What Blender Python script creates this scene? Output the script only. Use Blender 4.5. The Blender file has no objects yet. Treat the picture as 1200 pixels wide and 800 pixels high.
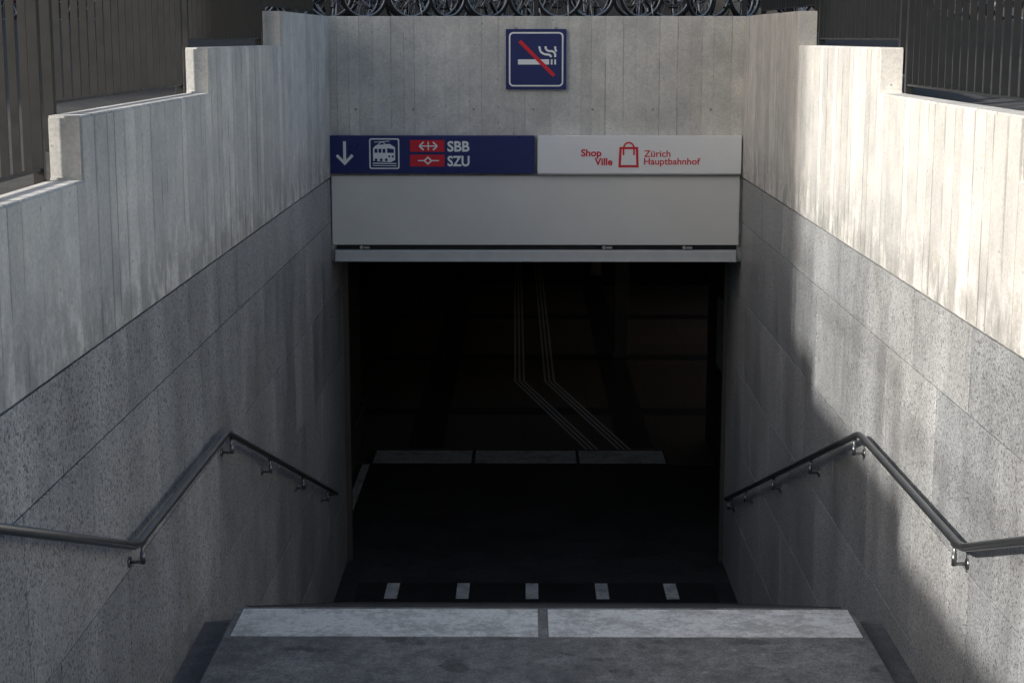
import bpy, bmesh, math, random
from mathutils import Vector, Matrix
random.seed(7)
S=bpy.context.scene
WL,WR=-2.37,2.65
FY=20.85
# ------------------------------------------------------------------ nodes
class N:
    def __init__(s,name):
        s.m=bpy.data.materials.new(name); s.m.use_nodes=True
        s.t=s.m.node_tree; s.b=s.t.nodes['Principled BSDF']
    def n(s,ty,**k):
        x=s.t.nodes.new(ty)
        for a,v in k.items(): setattr(x,a,v)
        return x
    def l(s,a,b): s.t.links.new(a,b)
    def put(s,sock,v):
        if hasattr(v,'is_output'): s.l(v,sock)
        else: sock.default_value=v
    def math(s,op,a,b=0.0,c=0.0,clamp=False):
        x=s.n('ShaderNodeMath',operation=op); x.use_clamp=clamp
        s.put(x.inputs[0],a); s.put(x.inputs[1],b); s.put(x.inputs[2],c)
        return x.outputs[0]
    def mr(s,v,a,b,c,d,smooth=False):
        x=s.n('ShaderNodeMapRange'); x.interpolation_type='SMOOTHSTEP' if smooth else 'LINEAR'
        s.put(x.inputs[0],v)
        for i,q in enumerate((a,b,c,d)): x.inputs[i+1].default_value=q
        return x.outputs[0]
    def pos(s): return s.n('ShaderNodeNewGeometry').outputs['Position']
    def xyz(s,v):
        x=s.n('ShaderNodeSeparateXYZ'); s.l(v,x.inputs[0]); return x.outputs
    def comb(s,a,b,c):
        x=s.n('ShaderNodeCombineXYZ')
        for i,q in enumerate((a,b,c)): s.put(x.inputs[i],q)
        return x.outputs[0]
    def noise(s,v,scale,detail=4,rough=.55,sc=None):
        if sc:
            m=s.n('ShaderNodeVectorMath',operation='MULTIPLY'); s.l(v,m.inputs[0]); m.inputs[1].default_value=sc; v=m.outputs[0]
        x=s.n('ShaderNodeTexNoise'); s.l(v,x.inputs['Vector']); x.inputs['Scale'].default_value=scale
        x.inputs['Detail'].default_value=detail; x.inputs['Roughness'].default_value=rough
        return x.outputs['Fac']
    def mix(s,f,a,b,mode='MIX'):
        x=s.n('ShaderNodeMix',data_type='RGBA',blend_type=mode)
        s.put(x.inputs[0],f)
        for i,q in ((6,a),(7,b)):
            if isinstance(q,tuple): q=(q+(1,))[:4]
            s.put(x.inputs[i],q)
        return x.outputs[2]
    def bump(s,h,st,dist):
        x=s.n('ShaderNodeBump'); s.l(h,x.inputs['Height']); x.inputs['Strength'].default_value=st; x.inputs['Distance'].default_value=dist
        s.l(x.outputs[0],s.b.inputs['Normal'])
    def col(s,c): s.put(s.b.inputs['Base Color'],c if hasattr(c,'is_output') else (c+(1,))[:4])
    def rough(s,r): s.put(s.b.inputs['Roughness'],r)

def simple(name,c,rough=.6,metal=0,var=.15,scale=8,bump=.0):
    m=N(name); p=m.pos(); f=m.noise(p,scale,3,.6)
    m.col(m.mix(f,tuple(x*(1-var) for x in c),tuple(min(1,x*(1+var)) for x in c)))
    m.rough(m.mr(f,.3,.7,rough*.85,min(1,rough*1.15))); m.b.inputs['Metallic'].default_value=metal
    return m.m

def concrete(name,axis,base=(.40,.385,.365),bw=.105,lk=.55,lw=.05,tv=(.92,1.06)):
    m=N(name); p=m.pos(); o=m.xyz(p); s=o[axis]; z=o[2]
    s2=m.math('DIVIDE',s,bw)
    s2=m.math('ADD',s2,m.math('MULTIPLY',m.math('SINE',m.math('MULTIPLY',s,9.0)),.2))
    idx=m.math('FLOOR',s2)
    wn=m.n('ShaderNodeTexWhiteNoise',noise_dimensions='1D'); m.l(idx,wn.inputs['W']); r1=wn.outputs['Value']
    wn2=m.n('ShaderNodeTexWhiteNoise',noise_dimensions='1D'); m.l(m.math('ADD',idx,37.3),wn2.inputs['W']); r2=wn2.outputs['Value']
    fr=m.math('FRACT',s2)
    e=m.math('MINIMUM',fr,m.math('MULTIPLY',m.math('SUBTRACT',1.0,fr),2.5))
    line0=m.mr(e,.0,lw,1,0,True)
    brk=m.mr(m.noise(p,1.0,3,.65,(4,4,1.8)),.40,.56,0.12,1,True)
    line=m.math('MULTIPLY',m.math('MULTIPLY',line0,brk),m.mr(r2,.1,.8,.15,1))
    gv=m.comb(m.math('MULTIPLY',s,60),m.math('MULTIPLY',r1,50),m.math('MULTIPLY',z,14))
    grain=m.noise(gv,1.0,2,.6)
    blot=m.noise(p,1.3,7,.72)
    bv=m.comb(m.math('MULTIPLY',s,3.2),0.0,m.math('MULTIPLY',z,2.1))
    mid=m.noise(bv,1.6,5,.72)
    fine=m.noise(p,44,3,.78)
    v=m.mr(r1,0,1,tv[0],tv[1])
    v=m.math('MULTIPLY',v,m.mr(grain,.25,.75,.96,1.04))
    v=m.math('MULTIPLY',v,m.mr(blot,.3,.7,.78,1.18))
    v=m.math('MULTIPLY',v,m.mr(mid,.3,.7,.90,1.09))
    v=m.math('MULTIPLY',v,m.mr(fine,.25,.75,.80,1.17))
    v=m.math('MULTIPLY',v,m.math('SUBTRACT',1.0,m.math('MULTIPLY',line,lk)))
    vo=m.n('ShaderNodeTexVoronoi'); m.l(p,vo.inputs['Vector']); vo.inputs['Scale'].default_value=12
    hole=m.math('MULTIPLY',m.mr(vo.outputs['Distance'],.06,.15,1,0),m.mr(mid,.5,.58,0,1))
    v=m.math('MULTIPLY',v,m.math('SUBTRACT',1.0,m.math('MULTIPLY',hole,.6)))
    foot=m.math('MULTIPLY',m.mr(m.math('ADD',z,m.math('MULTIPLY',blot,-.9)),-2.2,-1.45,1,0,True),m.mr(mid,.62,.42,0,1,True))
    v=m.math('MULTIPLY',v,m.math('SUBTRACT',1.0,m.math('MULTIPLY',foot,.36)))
    c=m.mix(m.mr(blot,.35,.65,0,1),base,tuple(b*k for b,k in zip(base,(1.03,.995,.96))))
    g=m.n('ShaderNodeVectorMath',operation='SCALE'); m.l(c,g.inputs[0]); m.l(v,g.inputs['Scale'])
    m.l(g.outputs[0],m.b.inputs['Base Color']); m.rough(.88)
    h=m.math('SUBTRACT',m.math('ADD',m.math('MULTIPLY',r1,.35),m.math('MULTIPLY',fine,.5)),m.math('MULTIPLY',line0,m.mr(r2,0,.7,.3,1)))
    m.bump(h,.6,.006)
    return m.m
M_concY=concrete('board_marked_concrete_side',1,(.66,.66,.64),.235,.62,.15,(.82,1.08))
M_concX=concrete('board_marked_concrete_front',0,(.60,.60,.575),.165,.5,.07,(.90,1.06))

def granite():
    m=N('granite_cladding'); p=m.pos()
    a=m.n('ShaderNodeAttribute',attribute_name='tone'); tone=a.outputs['Fac']
    n1=m.noise(p,75,2,.75); n2=m.noise(p,26,3,.7)
    vo=m.n('ShaderNodeTexVoronoi'); m.l(p,vo.inputs['Vector']); vo.inputs['Scale'].default_value=62
    cell=m.xyz(vo.outputs['Color'])[0]
    sp=m.mr(n1,.35,.66,0,1)
    v=m.mr(sp,0,1,.62,1.32)
    v=m.math('MULTIPLY',v,m.mr(n2,.3,.7,.85,1.14))
    v=m.math('MULTIPLY',v,m.math('SUBTRACT',1.0,m.math('MULTIPLY',m.math('GREATER_THAN',cell,.86),.5)))
    v=m.math('MULTIPLY',v,m.mr(tone,0,1,.86,1.12))
    o=m.xyz(p)
    st=m.noise(m.comb(m.math('MULTIPLY',o[1],1.7),m.math('MULTIPLY',o[0],1),m.math('MULTIPLY',o[2],.6)),1.0,6,.68)
    v=m.math('MULTIPLY',v,m.mr(st,.3,.7,.74,1.22))
    c=m.mix(tone,(.365,.38,.392),(.39,.395,.392))
    g=m.n('ShaderNodeVectorMath',operation='SCALE'); m.l(c,g.inputs[0]); m.l(v,g.inputs['Scale'])
    m.l(g.outputs[0],m.b.inputs['Base Color'])
    m.rough(m.mr(st,.3,.7,.36,.58)); m.bump(n1,.25,.002)
    return m.m
M_gran=granite()

def paving(name,base,amp=1.0,rough=(.55,.9),spk=70,stain=0):
    m=N(name); p=m.pos()
    a=m.noise(p,1.7,5,.65); b=m.noise(p,spk,2,.7); d=m.noise(p,9,4,.7)
    v=m.math('MULTIPLY',m.mr(a,.3,.7,1-.35*amp,1+.35*amp),m.mr(b,.3,.7,1-.35*amp,1+.4*amp))
    v=m.math('MULTIPLY',v,m.mr(d,.35,.65,1-.25*amp,1+.2*amp))
    if stain:
        q=m.noise(p,3.1,3,.5)
        v=m.math('MULTIPLY',v,m.mr(q,.60,.66,1,1-stain,True))
        vo=m.n('ShaderNodeTexVoronoi'); m.l(p,vo.inputs['Vector']); vo.inputs['Scale'].default_value=3.3
        v=m.math('MULTIPLY',v,m.mr(vo.outputs['Distance'],.06,.09,1.5,1,True))
    g=m.n('ShaderNodeVectorMath',operation='SCALE'); m.put(g.inputs[0],base); m.l(v,g.inputs['Scale'])
    m.l(g.outputs[0],m.b.inputs['Base Color']); m.rough(m.mr(a,.35,.65,rough[0],rough[1])); m.bump(b,.3,.003)
    return m.m
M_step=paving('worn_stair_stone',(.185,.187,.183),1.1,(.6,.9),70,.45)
M_stepdark=paving('stair_stone_shade_dark',(.05,.05,.05),1.0,(.7,.95))  # stair stone darkened: shade put into the colour to cut bounce on lower walls
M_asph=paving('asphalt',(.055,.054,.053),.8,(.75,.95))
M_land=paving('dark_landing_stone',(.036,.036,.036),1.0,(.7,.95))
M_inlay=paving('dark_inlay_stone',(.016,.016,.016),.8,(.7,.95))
M_gutter=paving('gutter_stone',(.13,.13,.128),.9)
def strip():
    m=N('worn_white_marking'); p=m.pos()
    a=m.noise(p,3.2,5,.7); b=m.noise(p,60,3,.75); d=m.noise(p,14,4,.7)
    wear=m.mr(m.math('ADD',m.math('MULTIPLY',a,.6),m.math('MULTIPLY',d,.4)),.40,.56,1,.0,True)
    v=m.mr(b,.3,.7,.78,1.15)
    c=m.mix(m.math('MULTIPLY',wear,.62),(.80,.81,.79),(.30,.30,.29))
    g=m.n('ShaderNodeVectorMath',operation='SCALE'); m.l(c,g.inputs[0]); m.l(v,g.inputs['Scale'])
    m.l(g.outputs[0],m.b.inputs['Base Color']); m.rough(.8); m.bump(b,.3,.002)
    return m.m
M_strip=strip()
def hallfloor():
    m=N('hall_floor_tiles'); p=m.pos()
    br=m.n('ShaderNodeTexBrick'); m.l(p,br.inputs['Vector']); br.inputs['Scale'].default_value=1
    br.offset=0; br.inputs['Brick Width'].default_value=1.2; br.inputs['Row Height'].default_value=1.2
    br.inputs['Mortar Size'].default_value=.008
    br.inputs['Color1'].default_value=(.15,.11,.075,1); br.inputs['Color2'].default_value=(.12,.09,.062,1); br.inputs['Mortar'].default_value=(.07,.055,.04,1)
    b=m.noise(p,30,3,.7)
    g=m.n('ShaderNodeVectorMath',operation='SCALE'); m.l(br.outputs['Color'],g.inputs[0]); m.l(m.mr(b,.35,.65,.5,1.5),g.inputs['Scale'])
    m.l(g.outputs[0],m.b.inputs['Base Color']); m.rough(.6); return m.m
M_hall=hallfloor()
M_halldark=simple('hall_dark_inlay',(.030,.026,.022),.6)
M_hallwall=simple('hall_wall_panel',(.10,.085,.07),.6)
M_well=simple('added_light_well_render',(.36,.32,.27),.8)
M_col=simple('column_plaster',(.34,.29,.23),.6)
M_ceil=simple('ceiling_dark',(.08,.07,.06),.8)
M_guide=simple('guide_line_paint',(.62,.59,.53),.7)
M_fence=simple('painted_fence_steel',(.014,.015,.016),.5,.0)
M_rail=simple('brushed_rail_steel',(.24,.245,.25),.34,.9,.2,40)
M_house=simple('shutter_housing_panel',(.74,.73,.69),.55,0,.09,1.6,.1)
M_bar=simple('shutter_bar_aluminium',(.60,.61,.60),.4,.2,.12,6)
M_black=simple('black_rubber',(.012,.012,.013),.7)
M_blue=simple('sign_blue',(.007,.018,.13),.32,0,.06,5)
M_white=simple('sign_white',(.86,.87,.87),.35,0,.03,5)
M_red=simple('sign_red',(.66,.010,.028),.35,0,.06,5)
M_alu=simple('sign_frame_aluminium',(.30,.31,.32),.4,.6)
M_chrome=simple('bike_metal',(.55,.55,.56),.3,.9)
def bikepaint():
    m=N('bike_paint'); oi=m.n('ShaderNodeObjectInfo'); r=m.n('ShaderNodeValToRGB'); m.l(oi.outputs['Random'],r.inputs[0])
    r.color_ramp.interpolation='CONSTANT'; cs=[(.02,.02,.025),(.30,.31,.32),(.02,.05,.16),(.015,.015,.015),(.22,.02,.02),(.08,.14,.16),(.4,.4,.38)]
    e=r.color_ramp.elements; e[0].color=cs[0]+(1,); e[0].position=0; e[1].color=cs[1]+(1,); e[1].position=1/7
    for i in range(2,7):
        q=e.new(i/7); q.color=cs[i]+(1,)
    m.l(r.outputs[0],m.b.inputs['Base Color']); m.rough(.35); return m.m
M_bike=bikepaint()
M_bld=simple('building_facade',(.30,.28,.26),.85,0,.15,.6)
M_dkbld=simple('dark_building_facade',(.10,.095,.09),.85,0,.2,.6)
M_glass=simple('window_glass',(.02,.025,.03),.08,.0)

# ------------------------------------------------------------------ mesh helpers
def obj(name,bm,mats,parent=None,smooth=False):
    bmesh.ops.recalc_face_normals(bm,faces=bm.faces)
    me=bpy.data.meshes.new(name); bm.to_mesh(me); bm.free()
    for mt in (mats if isinstance(mats,(list,tuple)) else [mats]): me.materials.append(mt)
    if smooth:
        for f in me.polygons: f.use_smooth=True
    o=bpy.data.objects.new(name,me); S.collection.objects.link(o)
    if parent: o.parent=parent
    return o
def empty(name,loc=(0,0,0)):
    o=bpy.data.objects.new(name,None); o.empty_display_size=.3; S.collection.objects.link(o); o.location=loc
    return o
def box(bm,x0,x1,y0,y1,z0,z1,mi=0,bev=0):
    vs=[bm.verts.new((x,y,z)) for x in (x0,x1) for y in (y0,y1) for z in (z0,z1)]
    fs=[]
    for q in ((0,1,3,2),(4,6,7,5),(0,4,5,1),(2,3,7,6),(0,2,6,4),(1,5,7,3)):
        f=bm.faces.new([vs[i] for i in q]); f.material_index=mi; fs.append(f)
    if bev:
        es=list({e for f in fs for e in f.edges})
        r=bmesh.ops.bevel(bm,geom=es,offset=bev,segments=2,affect='EDGES',profile=.5)
        for f in r['faces']: f.material_index=mi
    return fs
def prism(bm,pts,mapf,d0,d1,mi=0):
    a=[bm.verts.new(mapf(u,v,d0)) for u,v in pts]; b=[bm.verts.new(mapf(u,v,d1)) for u,v in pts]
    n=len(pts)
    fs=[bm.faces.new(a),bm.faces.new(b[::-1])]
    for i in range(n): fs.append(bm.faces.new((a[i],b[i],b[(i+1)%n],a[(i+1)%n])))
    for f in fs: f.material_index=mi
    return fs
def tube(bm,pts,r,seg=12,mi=0,cap=True):
    pts=[Vector(p) for p in pts]; rings=[]
    for i,p in enumerate(pts):
        if i==0: t=(pts[1]-p).normalized()
        elif i==len(pts)-1: t=(p-pts[i-1]).normalized()
        else:
            t1=(p-pts[i-1]).normalized(); t2=(pts[i+1]-p).normalized(); t=(t1+t2).normalized()
        up=Vector((0,0,1)) if abs(t.z)<.9 else Vector((0,1,0))
        a=t.cross(up).normalized(); b=a.cross(t).normalized()
        rings.append([bm.verts.new(p+(a*math.cos(2*math.pi*j/seg)+b*math.sin(2*math.pi*j/seg))*r) for j in range(seg)])
    for i in range(len(rings)-1):
        for j in range(seg):
            f=bm.faces.new((rings[i][j],rings[i][(j+1)%seg],rings[i+1][(j+1)%seg],rings[i+1][j])); f.material_index=mi; f.smooth=True
    if cap:
        for rg in (rings[0],rings[-1][::-1]):
            f=bm.faces.new(rg); f.material_index=mi
def torus(bm,c,R,r,seg=28,ms=8,mi=0):
    rings=[]
    for i in range(seg):
        a=2*math.pi*i/seg; ring=[]
        for j in range(ms):
            b=2*math.pi*j/ms; q=R+r*math.cos(b)
            ring.append(bm.verts.new((c[0]+q*math.cos(a),c[1]+r*math.sin(b),c[2]+q*math.sin(a))))
        rings.append(ring)
    for i in range(seg):
        for j in range(ms):
            f=bm.faces.new((rings[i][j],rings[(i+1)%seg][j],rings[(i+1)%seg][(j+1)%ms],rings[i][(j+1)%ms])); f.material_index=mi; f.smooth=True

# ------------------------------------------------------------------ ground
TW=.165
def gz(y):
    if y<1.4: return -1.53
    if y>21.2: return .21
    return -1.53+(y-1.4)*(.21+1.53)/(21.2-1.4)
bm=bmesh.new()
def quad(bm,x0,x1,y0,y1,mi=0):
    f=bm.faces.new([bm.verts.new((x,y,gz(y))) for x,y in ((x0,y0),(x1,y0),(x1,y1),(x0,y1))]); f.material_index=mi
quad(bm,-200,200,-120,1.4)
for a,b in ((-200,WL-TW+.02),(WR+TW-.02,200)):
    quad(bm,a,b,1.4,21.2)
    quad(bm,a,b,21.2,21.9)
WX0,WX1,WY0,WY1=-1.5,2.5,30.0,32.0  # roof opening for an added light shaft
quad(bm,-200,200,21.9,WY0)
quad(bm,-200,WX0,WY0,WY1); quad(bm,WX1,200,WY0,WY1)
quad(bm,-200,200,WY1,35)
quad(bm,-200,5,35,43); quad(bm,10,200,35,43)
quad(bm,-200,200,43,300)
bmesh.ops.remove_doubles(bm,verts=bm.verts,dist=.0005)
obj('ground',bm,M_asph)
for x0,x1,y0,y1 in ((WX0,WX1,WY0,WY1),(5,10,35,43)):  # added shafts, out of view, cut to let daylight into the hall
    bm=bmesh.new()
    for a in ((x0-.2,x0,y0-.2,y1+.2),(x1,x1+.2,y0-.2,y1+.2),(x0,x1,y0-.2,y0),(x0,x1,y1,y1+.2)):
        box(bm,*a,-2.45,.33,0)
    obj('added_light_well',bm,M_well)

# ------------------------------------------------------------------ stairwell walls
tops=[(1.0,5.3,-1.10),(5.3,9.12,-.75),(9.12,12.9,-.41),(12.9,16.75,-.075),(16.75,FY,.25)]
def stairwall(side):
    xf=WL if side<0 else WR
    root=empty('stairwell_wall',(xf,FY/2,-2))
    pin=Matrix.Translation(-root.location)
    bm=bmesh.new()
    ins=xf-side*.012
    pts=[(1.0,-1.675)]
    for y0,y1,z in tops: pts+= [(y0,z),(y1,z)]
    pts.append((FY,-1.675))
    prism(bm,pts,lambda u,v,d:(d,u,v),ins,xf+side*TW)
    bmesh.ops.remove_doubles(bm,verts=bm.verts,dist=.0001)
    es=[e for e in bm.edges if all(abs(v.co.x-ins)<1e-4 for v in e.verts) or (abs(e.verts[0].co.y-e.verts[1].co.y)<1e-4 and abs(e.verts[0].co.z-e.verts[1].co.z)<1e-4)]
    bmesh.ops.bevel(bm,geom=es,offset=.012,segments=2,affect='EDGES')
    bmesh.ops.transform(bm,matrix=pin,verts=bm.verts)
    obj('concrete_parapet',bm,M_concY,root)
    bm=bmesh.new(); box(bm,min(xf+side*.035,xf+side*.4),max(xf+side*.035,xf+side*.4),1.0,22.0,-8.5,-1.69)
    bmesh.ops.transform(bm,matrix=pin,verts=bm.verts)
    obj('wall_core',bm,M_black,root)
    bm=bmesh.new(); lay=bm.loops.layers.float_color.new('tone')
    rows=[-1.685,-2.22,-3.15,-4.08,-5.01,-5.94,-6.87,-7.8]
    rnd=random.Random(5 if side<0 else 9)
    for i in range(len(rows)-1):
        off=[.0,.72,.2,.95,.5,.1,.8][i]
        y=1.0; first=True
        while y<22.0:
            w=1.5-off if first else 1.5
            first=False
            y1=min(y+w,22.0)
            t=rnd.random()
            n0=len(bm.faces)
            jit=rnd.uniform(-.0012,.0012)
            fs=box(bm,xf+jit,xf+side*.03,y+.0045,y1-.0045,rows[i+1]+.0045,rows[i]-.0045)
            es=[e for e in {e for f in fs for e in f.edges} if all(abs(v.co.x-(xf+jit))<1e-5 for v in e.verts)]
            bmesh.ops.bevel(bm,geom=es,offset=.003,segments=1,affect='EDGES')
            bm.faces.ensure_lookup_table()
            for f in bm.faces[max(0,n0-1):] :
                for lp in f.loops: lp[lay]=(t,t,t,1)
            y=y1
    bmesh.ops.transform(bm,matrix=pin,verts=bm.verts)
    obj('granite_cladding',bm,M_gran,root)
    return root
stairwall(-1); stairwall(1)

bm=bmesh.new()
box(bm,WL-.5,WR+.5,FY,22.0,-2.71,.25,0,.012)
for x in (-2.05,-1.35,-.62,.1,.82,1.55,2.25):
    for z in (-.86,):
        bmesh.ops.create_cone(bm,cap_ends=True,segments=16,radius1=.016,radius2=.016,depth=.004,matrix=Matrix.Translation((x,FY-.001,z))@Matrix.Rotation(math.pi/2,4,'X'))  # tie holes as flat discs, the shade of the recess put into their colour
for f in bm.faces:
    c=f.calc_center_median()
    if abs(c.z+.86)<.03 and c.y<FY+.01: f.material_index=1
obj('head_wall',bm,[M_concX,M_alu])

# ------------------------------------------------------------------ stairs
SL,SR=-2.13,2.43
def flight(bm,y0,z0,y1,z1,n):
    dy=(y1-y0)/n; dz=(z0-z1)/(n)
    for i in range(n-1):
        zt=z0-dz*(i+1)
        box(bm,SL,SR,y0+dy*i+.0005,y0+dy*(i+1)+.02,zt-.3,zt-.0,0,.008)
stair=empty('staircase')
bm=bmesh.new()
box(bm,SL,SR,1.1,1.4,-1.9,-1.534,0,.006)
flight(bm,1.4,-1.53,9.3,-4.15,18)
obj('upper_steps',bm,M_step,stair)
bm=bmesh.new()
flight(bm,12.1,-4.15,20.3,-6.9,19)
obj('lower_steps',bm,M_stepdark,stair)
bm=bmesh.new()
box(bm,SL,SR,9.3,12.1,-4.45,-4.15,0,.012)
obj('upper_landing',bm,M_step,stair)
bm=bmesh.new()
for y0,z0,y1,z1 in ((1.0,-1.5,9.3,-4.27),(9.3,-4.27,12.1,-4.27),(12.1,-4.27,20.3,-7.0),(20.3,-6.96,22,-6.96)):
    f=bm.faces.new([bm.verts.new(c) for c in ((WL-.03,y0,z0),(WR+.03,y0,z0),(WR+.03,y1,z1),(WL-.03,y1,z1))])
obj('side_gutters',bm,M_gutter,stair)
bm=bmesh.new()
box(bm,SL+.06,.098,11.46,12.04,-4.16,-4.144,0,.002)
box(bm,.172,SR-.05,11.46,12.04,-4.16,-4.144,0,.002)
for x in (-1.674,-.777,.097,.983,1.858):
    box(bm,x-.08,x+.08,20.42,21.02,-6.9,-6.888,0,.002)
obj('nosing_markings',bm,M_strip,stair)
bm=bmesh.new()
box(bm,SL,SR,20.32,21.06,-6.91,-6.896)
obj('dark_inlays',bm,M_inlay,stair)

# handrails
def handrail(side):
    xw=WL if side<0 else WR; x=xw-side*.085
    root=empty('handrail',(x,11,-3))
    pin=Matrix.Translation(-root.location)
    def zr(y):
        if y<9.68: return -2.95+(9.68-y)*.336
        if y<12.77: return -2.95-(y-9.68)*.012
        return -2.987-(y-12.77)*.337
    yend=20.0 if side<0 else 21.0
    pts=[(x,1.6,zr(1.6))]
    for yc in (9.68,12.77):
        for k in (-.12,-.06,0,.06,.12):
            t=(k+.12)/.24
            p0=Vector((x,yc-.12,zr(yc-.12)));p1=Vector((x,yc,zr(yc)));p2=Vector((x,yc+.12,zr(yc+.12)))
            p=p0*(1-t)**2+p1*2*t*(1-t)+p2*t*t
            pts.append(tuple(p))
    pts.append((x,yend,zr(yend)))
    pts+= [(x+side*.0,yend+.05,zr(yend)-.02),(x+side*.03,yend+.08,zr(yend)-.03),(xw,yend+.09,zr(yend)-.03)]
    bm=bmesh.new(); tube(bm,pts,.026,14)
    bmesh.ops.transform(bm,matrix=pin,verts=bm.verts); obj('rail_tube',bm,M_rail,root)
    bm=bmesh.new()
    for y in (1.9,3.9,5.9,9.82,12.95,14.9,17.1,19.2) + ((20.8,) if side>0 else ()):
        z=zr(y)
        tube(bm,[(x,y,z-.01),(x,y,z-.125),(x+side*.012,y,z-.14),(x+side*.09,y,z-.14)],.011,10)
        tube(bm,[(x,y,z-.075),(x,y,z-.15)],.016,10)
        box(bm,x-.014,x+.014,y-.05,y+.05,z-.034,z-.02)
        tube(bm,[(xw-side*.012,y,z-.14),(xw+side*.004,y,z-.14)],.034,16)
    bmesh.ops.transform(bm,matrix=pin,verts=bm.verts); obj('brackets',bm,M_rail,root)
handrail(-1); handrail(1)

def rail2(xw,side,y0,y1,z0,z1):
    root=empty('handrail',(xw,y0,z0)); pin=Matrix.Translation(-root.location)
    x=xw-side*.09; bm=bmesh.new()
    tube(bm,[(xw,y0-.08,z0+.02-.25),(x,y0-.08,z0-.22),(x,y0-.04,z0-.03),(x,y0+.04,z0),(x,y1,z1),(x,y1+.05,z1-.05),(xw,y1+.06,z1-.06)],.022,12)
    bmesh.ops.transform(bm,matrix=pin,verts=bm.verts); obj('rail_tube',bm,M_rail,root)
    bm=bmesh.new()
    n=3
    for i in range(n):
        t=(i+.5)/n; y=y0+(y1-y0)*t; z=z0+(z1-z0)*t
        tube(bm,[(x,y,z),(x,y,z-.12),(xw,y,z-.13)],.011,8)
    bmesh.ops.transform(bm,matrix=pin,verts=bm.verts); obj('brackets',bm,M_rail,root)
rail2(-2.72,-1,24.6,27.6,-5.9,-5.9)

# ------------------------------------------------------------------ hall
hall=empty('underground_hall')
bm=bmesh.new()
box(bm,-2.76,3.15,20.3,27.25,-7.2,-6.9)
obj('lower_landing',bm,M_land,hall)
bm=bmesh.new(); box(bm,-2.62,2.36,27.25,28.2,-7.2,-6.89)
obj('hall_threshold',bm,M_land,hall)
bm=bmesh.new()
for a,b in ((-2.50,-.875),(-.82,.86),(.91,2.33)):
    box(bm,a,b,27.3,28.15,-6.9,-6.884,0,.002)
box(bm,-2.66,-2.54,23.9,27.2,-6.91,-6.888)
obj('threshold_marking',bm,M_strip,hall)
bm=bmesh.new(); box(bm,-14,14,28.2,62,-7.2,-6.9); 
box(bm,-14,-2.62,27.3,28.2,-7.2,-6.901); box(bm,2.36,14,27.3,28.2,-7.2,-6.901)
obj('hall_floor',bm,M_hall,hall)
bm=bmesh.new()
for a in (-8.1,-5.1,-2.0,1.6,5.2):
    box(bm,a,a+.6,28.4,61,-6.91,-6.895)
for b in (31.0,36.5,42.0,48.0):
    box(bm,-14,14,b,b+.6,-6.912,-6.896+.003)
obj('floor_inlays',bm,M_halldark,hall)
bm=bmesh.new()
box(bm,-3.1,-2.76,22.0,28.2,-7.0,-2.2); box(bm,3.15,3.5,22.0,29.0,-7.0,-2.2)
box(bm,-2.78,-2.3,22.0,22.12,-7.0,-2.2); box(bm,2.6,3.2,22.0,22.12,-7.0,-2.2)
box(bm,-14.3,-3.1,27.9,28.2,-7.0,-2.2); box(bm,3.5,14.3,28.7,29.0,-7.0,-2.2)
box(bm,-14.3,-14,28.2,62,-7.0,-2.2); box(bm,14,14.3,29.0,62,-7.0,-2.2)
box(bm,-14.3,14.3,62,62.3,-7.0,-2.2)
obj('hall_walls',bm,M_hallwall,hall)
bm=bmesh.new()
for a in ((-3.1,3.5,22.0,27.9),(-14.3,14.3,27.9,WY0-.2),(-14.3,WX0-.2,WY0-.2,WY1+.2),(WX1+.2,14.3,WY0-.2,WY1+.2),(-14.3,14.3,WY1+.2,34.8),(-14.3,4.8,34.8,43.2),(10.2,14.3,34.8,43.2),(-14.3,14.3,43.2,62.3)):
    box(bm,*a,-2.7,-2.45)
obj('hall_ceiling',bm,M_ceil,hall)
for x,y in ((2.1,36.8),(-6.5,36.8),(2.1,50),(-6.5,50)):
    bm=bmesh.new()
    box(bm,-.15,.15,-.15,.15,0,4.19,0,.015); box(bm,-.17,.17,-.17,.17,.004,.12,0,.005)
    o=obj('pillar',bm,M_col); o.location=(x,y,-6.89)
bm=bmesh.new(); box(bm,3.10,3.149,26.4,27.2,-5.2,-4.1,0,.01); obj('notice_board',bm,M_house)
bm=bmesh.new()
def ribbon(bm,pts,w,z):
    L=[];n=len(pts)
    for i,p in enumerate(pts):
        p=Vector((p[0],p[1]))
        if i==0: t=(Vector(pts[1][:2])-p).normalized(); k=1
        elif i==n-1: t=(p-Vector(pts[-2][:2])).normalized(); k=1
        else:
            a=(p-Vector(pts[i-1][:2])).normalized(); b=(Vector(pts[i+1][:2])-p).normalized(); t=(a+b).normalized(); k=1/max(.5,t.dot(a))
        nn=Vector((-t.y,t.x))*w/2*k
        L.append((bm.verts.new((p.x+nn.x,p.y+nn.y,z)),bm.verts.new((p.x-nn.x,p.y-nn.y,z))))
    for i in range(n-1): bm.faces.new((L[i][0],L[i][1],L[i+1][1],L[i+1][0]))
for base in (0,.61):
    for k in range(3):
        o=(k-1)*.09
        ribbon(bm,[(1.15+base*.9+o,28.22),(-.10+base+o,34.06),(-.26+base+o,61)],.042,-6.885)
obj('tactile_guide_lines',bm,M_guide)

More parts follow.
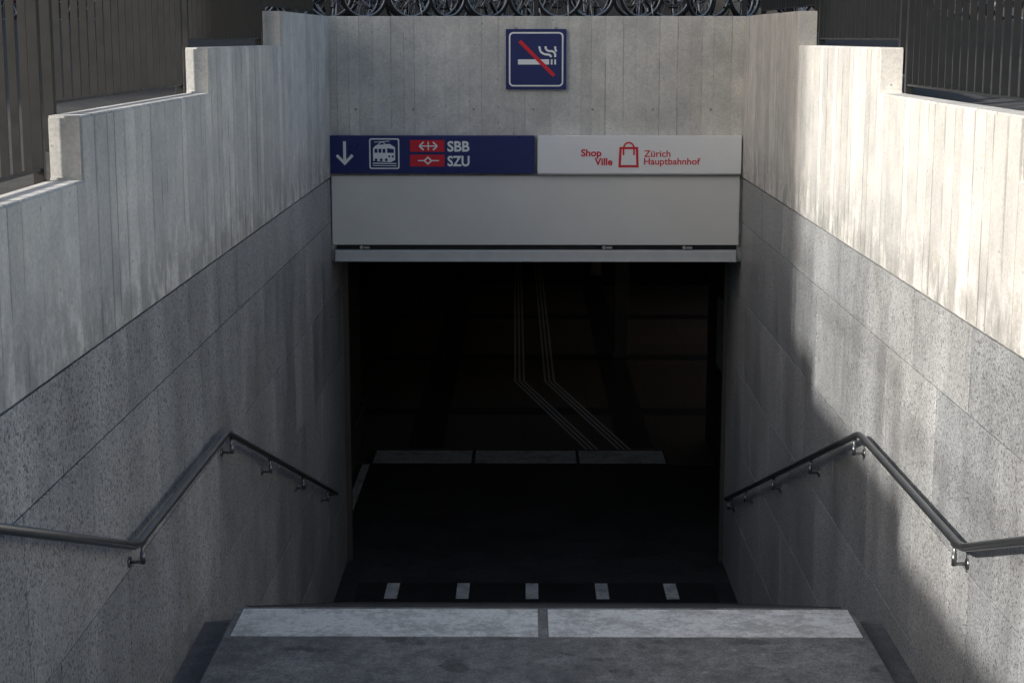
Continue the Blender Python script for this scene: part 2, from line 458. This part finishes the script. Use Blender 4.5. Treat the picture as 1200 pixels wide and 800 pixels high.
# ------------------------------------------------------------------ fences
def fence(x,y0,y1,zb,side,axis='y'):
    bm=bmesh.new(); H=1.0
    L=y1-y0
    for p in (0,L-.05) + ((L/2-.025,) if L>3.9 else ()):
        box(bm,-.03,.03,p,p+.05,-.02-.20,H+.02,0,.003)
    box(bm,-.02,.02,.05,L-.05,.035,.05); box(bm,-.03,.03,.05,L-.05,H-.03,H,0,.003)
    n=int((L-.1)/.20); pitch=(L-.05)/(n+1)
    for i in range(1,n+1):
        yy=.025+pitch*i
        box(bm,-.021,.021,yy-.006,yy+.006,.05,H-.03)
    for p in (0,L-.05):
        box(bm,min(0,-side*.05),max(0,-side*.05),p+.002,p+.048,-.17,-.11)
    o=obj('steel_fence',bm,M_fence); o.location=(x,y0,zb)
    return o
for side,xf in ((-1,WL),(1,WR)):
    x=xf+side*(TW+.033)
    for y0,y1,z in tops:
        fence(x,max(y0,1.6)+.14,y1-.06,z+.02,side)
bm=bmesh.new()
for x in (-2.5,.14,2.78):
    box(bm,x-.03,x+.03,22.03,22.08,.2,1.3,0,.003)
box(bm,-2.47,.11,22.035,22.075,1.25,1.29); box(bm,.17,2.75,22.035,22.075,1.25,1.29)
obj('guard_rail',bm,M_fence)

# ------------------------------------------------------------------ shutter
sh=empty('rolling_shutter')
bm=bmesh.new()
box(bm,WL+.015,WR-.035,FY-.075,FY+.02,-2.50,-1.655,0,.008)
obj('shutter_housing',bm,M_house,sh)
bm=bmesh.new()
box(bm,WL+.06,WR-.06,FY-.03,FY+.05,-2.56,-2.505)  # solid black strip; the shade of the gap is put into its colour
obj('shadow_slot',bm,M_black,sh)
bm=bmesh.new()
box(bm,WL+.045,WR-.06,FY-.10,FY+.03,-2.70,-2.562,0,.012)
box(bm,WL+.045,WR-.06,FY-.115,FY-.101,-2.70,-2.685)
obj('bottom_bar',bm,M_bar,sh)
bm=bmesh.new()
for x in (-2.0,.97,1.95):
    tube(bm,[(x,FY-.09,-2.53),(x,FY-.045,-2.53)],.022,12); box(bm,x+.03,x+.10,FY-.085,FY-.035,-2.545,-2.52)
obj('guide_rollers',bm,M_chrome,sh)

# ------------------------------------------------------------------ signs
YS=FY-.13
def P(u,v): return ((u-615)*.01029,-1.164-(v-158)*.01028)
def smap(ox=0,oz=0):
    return lambda u,v,d:(P(u,v)[0],d,P(u,v)[1])
def shape(bm,pts,layer,mi=0,mp=None):
    prism(bm,pts,mp or smap(),YS-.002*layer,YS-.002*layer+.0015+.0005*(layer==1),mi)
def rr(u0,v0,u1,v1,r,n=5):
    out=[]
    for cx,cy,a0 in ((u1-r,v0+r,-90),(u1-r,v1-r,0),(u0+r,v1-r,90),(u0+r,v0+r,180)):
        for i in range(n+1):
            a=math.radians(a0+90*i/n); out.append((cx+r*math.cos(a),cy+r*math.sin(a)))
    return out
def stroke(bm,pts,w,layer,mi=0,mp=None):
    for i in range(len(pts)-1):
        a=Vector(pts[i]);b=Vector(pts[i+1]);t=(b-a).normalized();n=Vector((-t.y,t.x))*w/2
        shape(bm,[tuple(a+n),tuple(b+n),tuple(b-n),tuple(a-n)],layer+.03*i,mi,mp)
def text(s,u0,u1,vbase,cap,mat,parent,layer,nm,bold=.012):
    cu=bpy.data.curves.new('t','FONT'); cu.body=s; cu.size=1; cu.offset=bold; cu.extrude=.003; cu.resolution_u=4
    to=bpy.data.objects.new('t',cu); S.collection.objects.link(to)
    bpy.context.view_layer.update()
    me=bpy.data.meshes.new_from_object(to.evaluated_get(bpy.context.evaluated_depsgraph_get()))
    bpy.data.objects.remove(to)
    xs=[v.co.x for v in me.vertices]
    x0,x1=min(xs),max(xs); ax0,zb=P(u0,vbase); ax1,_=P(u1,vbase)
    sx=(ax1-ax0)/(x1-x0); sz=cap*.01028/.70
    for v in me.vertices:
        x,y,z=v.co; v.co=(ax0+(x-x0)*sx, YS-.002*layer-z*.3, zb+y*sz)
    me.materials.clear(); me.materials.append(mat); me.name=nm
    o=bpy.data.objects.new(nm,me); S.collection.objects.link(o); o.parent=parent
    return o
mats=[M_blue,M_white,M_red,M_alu]
sg=empty('direction_sign')
bm=bmesh.new(); x0,zt=P(385.5,158.5); x1,zb=P(626.5,203)
box(bm,x0,x1,YS,FY-.003,zb,zt,0,.006)
obj('sign_box',bm,mats,sg)
bm=bmesh.new()
shape(bm,[(401.3,165),(404.7,165),(404.7,188),(401.3,188)],1,1)
shape(bm,[(403,193.2),(392.5,182.5),(394.8,180),(403,188.4),(411.2,180),(413.5,182.5)],1.2,1)
shape(bm,rr(432,161.5,467.5,197.5,2.5),1,1); shape(bm,rr(433.6,163.1,465.9,195.9,1.6),2,0)
shape(bm,[(436.5,173),(440,169.5),(456,168),(462.5,172),(462.5,187),(457,189.5),(436.5,188)],3,1)
for a in (438.3,443,447.7): shape(bm,[(a,174),(a+3.4,173.6),(a+3.4,178.4),(a,178.4)],4,0)
shape(bm,[(453.2,173),(461,174.2),(461,178.5),(453.2,178.5)],4,0)
for c in (455.5,459.8): shape(bm,rr(c-1.2,181.5,c+1.2,183.9,1.1,3),4,0)
stroke(bm,[(442,169.3),(447,165.3),(451,168.2)],1.0,3,1)
stroke(bm,[(438,166),(456,164.9)],.8,3.2,1)
shape(bm,[(436,190),(464,190.6),(464,191.8),(436,191.2)],3,1); shape(bm,[(436,192.8),(464,193.3),(464,194.2),(436,193.7)],3,1)
for c in (440,446,452): shape(bm,rr(c-1.6,185,c+1.6,188.4,1.5,3),4,0)
shape(bm,[(480,163.6),(520.5,163.6),(520.5,177.2),(480,177.2)],1,2)
shape(bm,[(480,180.6),(520.5,180.6),(520.5,194.4),(480,194.4)],1,2)
shape(bm,[(491,169.9),(512,169.9),(512,171.3),(491,171.3)],2,1); shape(bm,[(500.8,165.5),(502.2,165.5),(502.2,175.4),(500.8,175.4)],2.2,1)
for sgn,c in ((1,491),(-1,512)):
    stroke(bm,[(c+sgn*5,165.8),(c,170.6),(c+sgn*5,175.2)],1.8,2.5,1)
shape(bm,[(489,186.9),(496.5,186.9),(496.5,188.3),(489,188.3)],2,1); shape(bm,[(505.5,186.9),(514,186.9),(514,188.3),(505.5,188.3)],2,1)
shape(bm,[(501,182.6),(506.6,187.6),(501,192.6),(495.4,187.6)],2.3,1); shape(bm,[(501,184.9),(504,187.6),(501,190.3),(498,187.6)],3.3,2)
obj('sign_pictograms',bm,mats,sg)
text('SBB',524,550,176.6,11.6,M_white,sg,1,'lettering_upper',.03)
text('SZU',524,550,193.8,11.6,M_white,sg,1,'lettering_lower',.03)
sg2=empty('shopping_centre_sign')
bm=bmesh.new(); x0,zt=P(630,158.5); x1,zb=P(869.5,203)
box(bm,x0,x1,YS,FY-.003,zb,zt,1,.006)
box(bm,x0+.004,x1-.004,YS+.01,FY-.004,zb-.02,zb-.002,3)
obj('sign_box',bm,mats,sg2)
bm=bmesh.new()
shape(bm,[(726,171.5),(748,171.5),(749,195.5),(725,195.5)],1,2)
shape(bm,[(728.8,174.2),(745.2,174.2),(746,192.7),(728,192.7)],2,1)
arc=[(737+6.2*math.cos(a),173.5-7.2*math.sin(a)) for a in [math.pi*i/10 for i in range(11)]]
stroke(bm,arc,2.0,3,2)
stroke(bm,[(730.8,173),(730.8,181)],2.0,3.5,2); stroke(bm,[(743.2,173),(743.2,181)],2.0,3.5,2)
obj('sign_pictograms',bm,mats,sg2)
text('Shop',681,705,182.3,8.0,M_red,sg2,1,'lettering_shop',.03)
text('Ville',697,718,192.6,8.0,M_red,sg2,1.3,'lettering_ville',.03)
text('Zürich',755,786,183,7.6,M_red,sg2,1,'lettering_city',.014)
text('Hauptbahnhof',755,821,192,7.6,M_red,sg2,1.3,'lettering_station',.014)
ns=empty('no_smoking_sign')
def nm(u,v,d): return (.134+(u-35)*.0104, d+.10, .098-v*.01025)
bm=bmesh.new()
prism(bm,rr(0,0,70,70,1.0),nm,YS-.012,YS+.028,0)
shape(bm,rr(3.5,3.5,66.5,66.5,5),7,1,nm); shape(bm,rr(5.3,5.3,64.7,64.7,3.6),8,0,nm)
shape(bm,[(14,35),(50,35),(50,41),(14,41)],9,1,nm)
shape(bm,[(52,35),(54,35),(54,41),(52,41)],9,1,nm); shape(bm,[(56,35),(58,35),(58,41),(56,41)],9,1,nm)
stroke(bm,[(57,32.5),(57,28),(54,25.5),(49,25.5),(46,23),(46,20)],2.4,9.2,1,nm)
stroke(bm,[(52,32.5),(52,30.5),(49,29.5),(44,29),(40,26),(38.5,20)],2.4,9.5,1,nm)
stroke(bm,[(57,20),(57,23),(58.5,26)],2.2,9.7,1,nm)
stroke(bm,[(16,14),(56,54)],4.2,11,2,nm)
obj('sign_panel',bm,mats,ns)
bm=bmesh.new()
for u in (12,58):
    box(bm,nm(u,0,0)[0]-.02,nm(u,0,0)[0]+.02,YS+.128,FY+.01,-.60,.12)
obj('mounting_rails',bm,M_alu,ns)

# ------------------------------------------------------------------ bicycles
def bikemesh():
    bm=bmesh.new(); R=.335
    for cx in (0,1.06):
        torus(bm,(cx,0,R),R-.02,.021,32,8,1)
        torus(bm,(cx,0,R),R-.047,.012,32,6,2)
        tube(bm,[(cx,-.05,R),(cx,.05,R)],.022,8,2)
        for i in range(14):
            a=2*math.pi*i/14+.1; tube(bm,[(cx,.02*(-1)**i,R),(cx+(R-.045)*math.cos(a),0,R+(R-.045)*math.sin(a))],.0022,4,2,False)
    bb=(.44,0,.29); seat=(.30,0,.80); head=(.90,0,.82); hd2=(.935,0,.70)
    def T(a,b,r,mi=0): tube(bm,[a,b],r,8,mi)
    T(bb,seat,.016);T(seat,head,.016);T(bb,hd2,.019);T((.885,0,.87),hd2,.020)
    for s in (-1,1):
        T((.43,s*.03,.29),(0,s*.06,R),.010);T((.31,s*.02,.74),(0,s*.06,R),.008)
        T((.935,s*.05,.68),(1.06,s*.055,R),.012)
    T((.93,-.05,.69),(.93,.05,.69),.014)
    T(seat,(.27,0,.92),.012,2)
    prism(bm,[(.12,.05),(.13,-.07),(.20,-.07),(.30,-.025),(.40,-.015),(.40,.015),(.30,.025),(.20,.07),(.13,.07)],lambda u,v,d:(u,v,d),.915,.965,1)
    T((.885,0,.87),(.865,0,1.0),.013,2)
    tube(bm,[(.74,-.29,1.02),(.84,-.22,1.03),(.90,-.06,1.0),(.90,.06,1.0),(.84,.22,1.03),(.74,.29,1.02)],.012,8,2)
    for s in (-1,1): tube(bm,[(.66,s*.30,1.02),(.76,s*.285,1.02)],.018,8,1)
    torus(bm,(.44,.05,.29),.085,.006,20,5,2)
    T((.44,.06,.29),(.54,.06,.16),.009,2);T((.44,-.06,.29),(.34,-.06,.42),.009,2)
    box(bm,.50,.60,.07,.15,.15,.172,1);box(bm,.29,.39,-.15,-.07,.41,.432,1)
    T((.44,.05,.375),(0,.05,.375),.004,1);T((.44,.05,.205),(0,.05,.295),.004,1)
    T((.10,-.05,.32),(.06,-.22,.02),.009,2)
    for cx,a0,a1 in ((0,20,170),(1.06,30,150)):
        pts=[(cx+.375*math.cos(math.radians(a0+(a1-a0)*i/9)),0,R+.375*math.sin(math.radians(a0+(a1-a0)*i/9))) for i in range(10)]
        tube(bm,pts,.016,6,1)
    box(bm,-.18,.22,-.06,.06,.735,.75,1)
    bmesh.ops.recalc_face_normals(bm,faces=bm.faces)
    me=bpy.data.meshes.new('bicycle'); bm.to_mesh(me); bm.free()
    for q in (M_bike,M_black,M_chrome): me.materials.append(q)
    return me
bme=bikemesh()
x=-4.2
while x<6.2:
    o=bpy.data.objects.new('bicycle',bme); S.collection.objects.link(o)
    flip=random.random()<.5
    ang=math.radians(random.uniform(10,60))+ (math.pi if flip else 0)
    yb=22.55+random.uniform(-.1,.25)
    o.rotation_euler=(math.radians(random.uniform(-6,6)),0,ang)
    L=Matrix.Rotation(ang,4,'Z')@Vector((.53,0,0))
    o.location=(x-L.x,yb+.45-L.y,.225)
    x+=random.uniform(.38,.78)
x=-9
while x<12:
    o=bpy.data.objects.new('bicycle',bme); S.collection.objects.link(o)
    ang=math.radians(random.uniform(60,115)); L=Matrix.Rotation(ang,4,'Z')@Vector((.53,0,0))
    o.rotation_euler=(math.radians(random.uniform(-6,6)),0,ang); o.location=(x-L.x,26.2-L.y,.212); x+=random.uniform(.7,1.0)

# ------------------------------------------------------------------ buildings
def building(name,x0,x1,y0,y1,H,mat,zb=-1.6):
    root=empty(name,((x0+x1)/2,(y0+y1)/2,zb)); pin=Matrix.Translation(-root.location)
    bm=bmesh.new(); box(bm,x0,x1,y0,y1,zb,H,0,.05); box(bm,x0-.4,x1+.4,y0-.4,y1+.4,H+.003,H+.5,0,.05)
    bmesh.ops.transform(bm,matrix=pin,verts=bm.verts); obj('walls',bm,mat,root)
    bm=bmesh.new(); bf=bmesh.new()
    def win(cx,cy,z,w,h,ax,sg):
        if ax=='x':
            box(bm,cx-w/2,cx+w/2,min(cy,cy+sg*.03),max(cy,cy+sg*.03),z,z+h)
            box(bf,cx-w/2-.12,cx+w/2+.12,min(cy,cy+sg*.16),max(cy,cy+sg*.16),z-.15,z-.003)
        else:
            box(bm,min(cx,cx+sg*.03),max(cx,cx+sg*.03),cy-w/2,cy+w/2,z,z+h)
            box(bf,min(cx,cx+sg*.16),max(cx,cx+sg*.16),cy-w/2-.12,cy+w/2+.12,z-.15,z-.003)
    z=1.1
    while z+2<H:
        n=int((x1-x0)/3)
        for i in range(n):
            c=x0+(i+.5)*(x1-x0)/n; win(c,y0,z,1.4,1.9,'x',-1)
        n=int((y1-y0)/3)
        for i in range(n):
            c=y0+(i+.5)*(y1-y0)/n; win(x1,c,z,1.4,1.9,'y',1); win(x0,c,z,1.4,1.9,'y',-1)
        z+=3.4
    bmesh.ops.transform(bm,matrix=pin,verts=bm.verts); obj('windows',bm,M_glass,root)
    bmesh.ops.transform(bf,matrix=pin,verts=bf.verts); obj('sills',bf,mat,root)
building('office_building',-34,-20,5.0,62,14.5,M_bld)
building('office_building',-19,44,46,60,11,M_dkbld)

# ------------------------------------------------------------------ light
to_sun=Vector((-1,-.5,.56)).normalized()
el=math.asin(to_sun.z); az=math.atan2(to_sun.x,to_sun.y)
w=bpy.data.worlds.new('World'); S.world=w; w.use_nodes=True
nt=w.node_tree; bg=nt.nodes['Background']; sk=nt.nodes.new('ShaderNodeTexSky'); sk.sky_type='NISHITA'; sk.sun_disc=False
sk.sun_elevation=el; sk.sun_rotation=az%(2*math.pi); sk.dust_density=3.0
tn=nt.nodes.new('ShaderNodeVectorMath'); tn.operation='MULTIPLY'; tn.inputs[1].default_value=(1.06,1.04,1.0)
nt.links.new(sk.outputs[0],tn.inputs[0]); nt.links.new(tn.outputs[0],bg.inputs[0]); bg.inputs[1].default_value=.15
sd=bpy.data.lights.new('sun','SUN'); sd.energy=5.0; sd.angle=math.radians(2.5); sd.color=(1,.96,.90)
so=bpy.data.objects.new('sun',sd); S.collection.objects.link(so); so.rotation_euler=to_sun.to_track_quat('Z','Y').to_euler(); so.location=(-20,-10,20)

# ------------------------------------------------------------------ camera
cd=bpy.data.cameras.new('camera'); cd.lens=60; cd.sensor_width=36; cd.clip_end=800; cd.clip_start=.05
co=bpy.data.objects.new('camera',cd); S.collection.objects.link(co); co.location=(0,0,0)
co.rotation_euler=(math.radians(90)-math.atan(356/2000),0,math.atan(15/2000))
S.camera=co
S.view_settings.view_transform='Standard'; S.view_settings.look='None'; S.view_settings.exposure=0
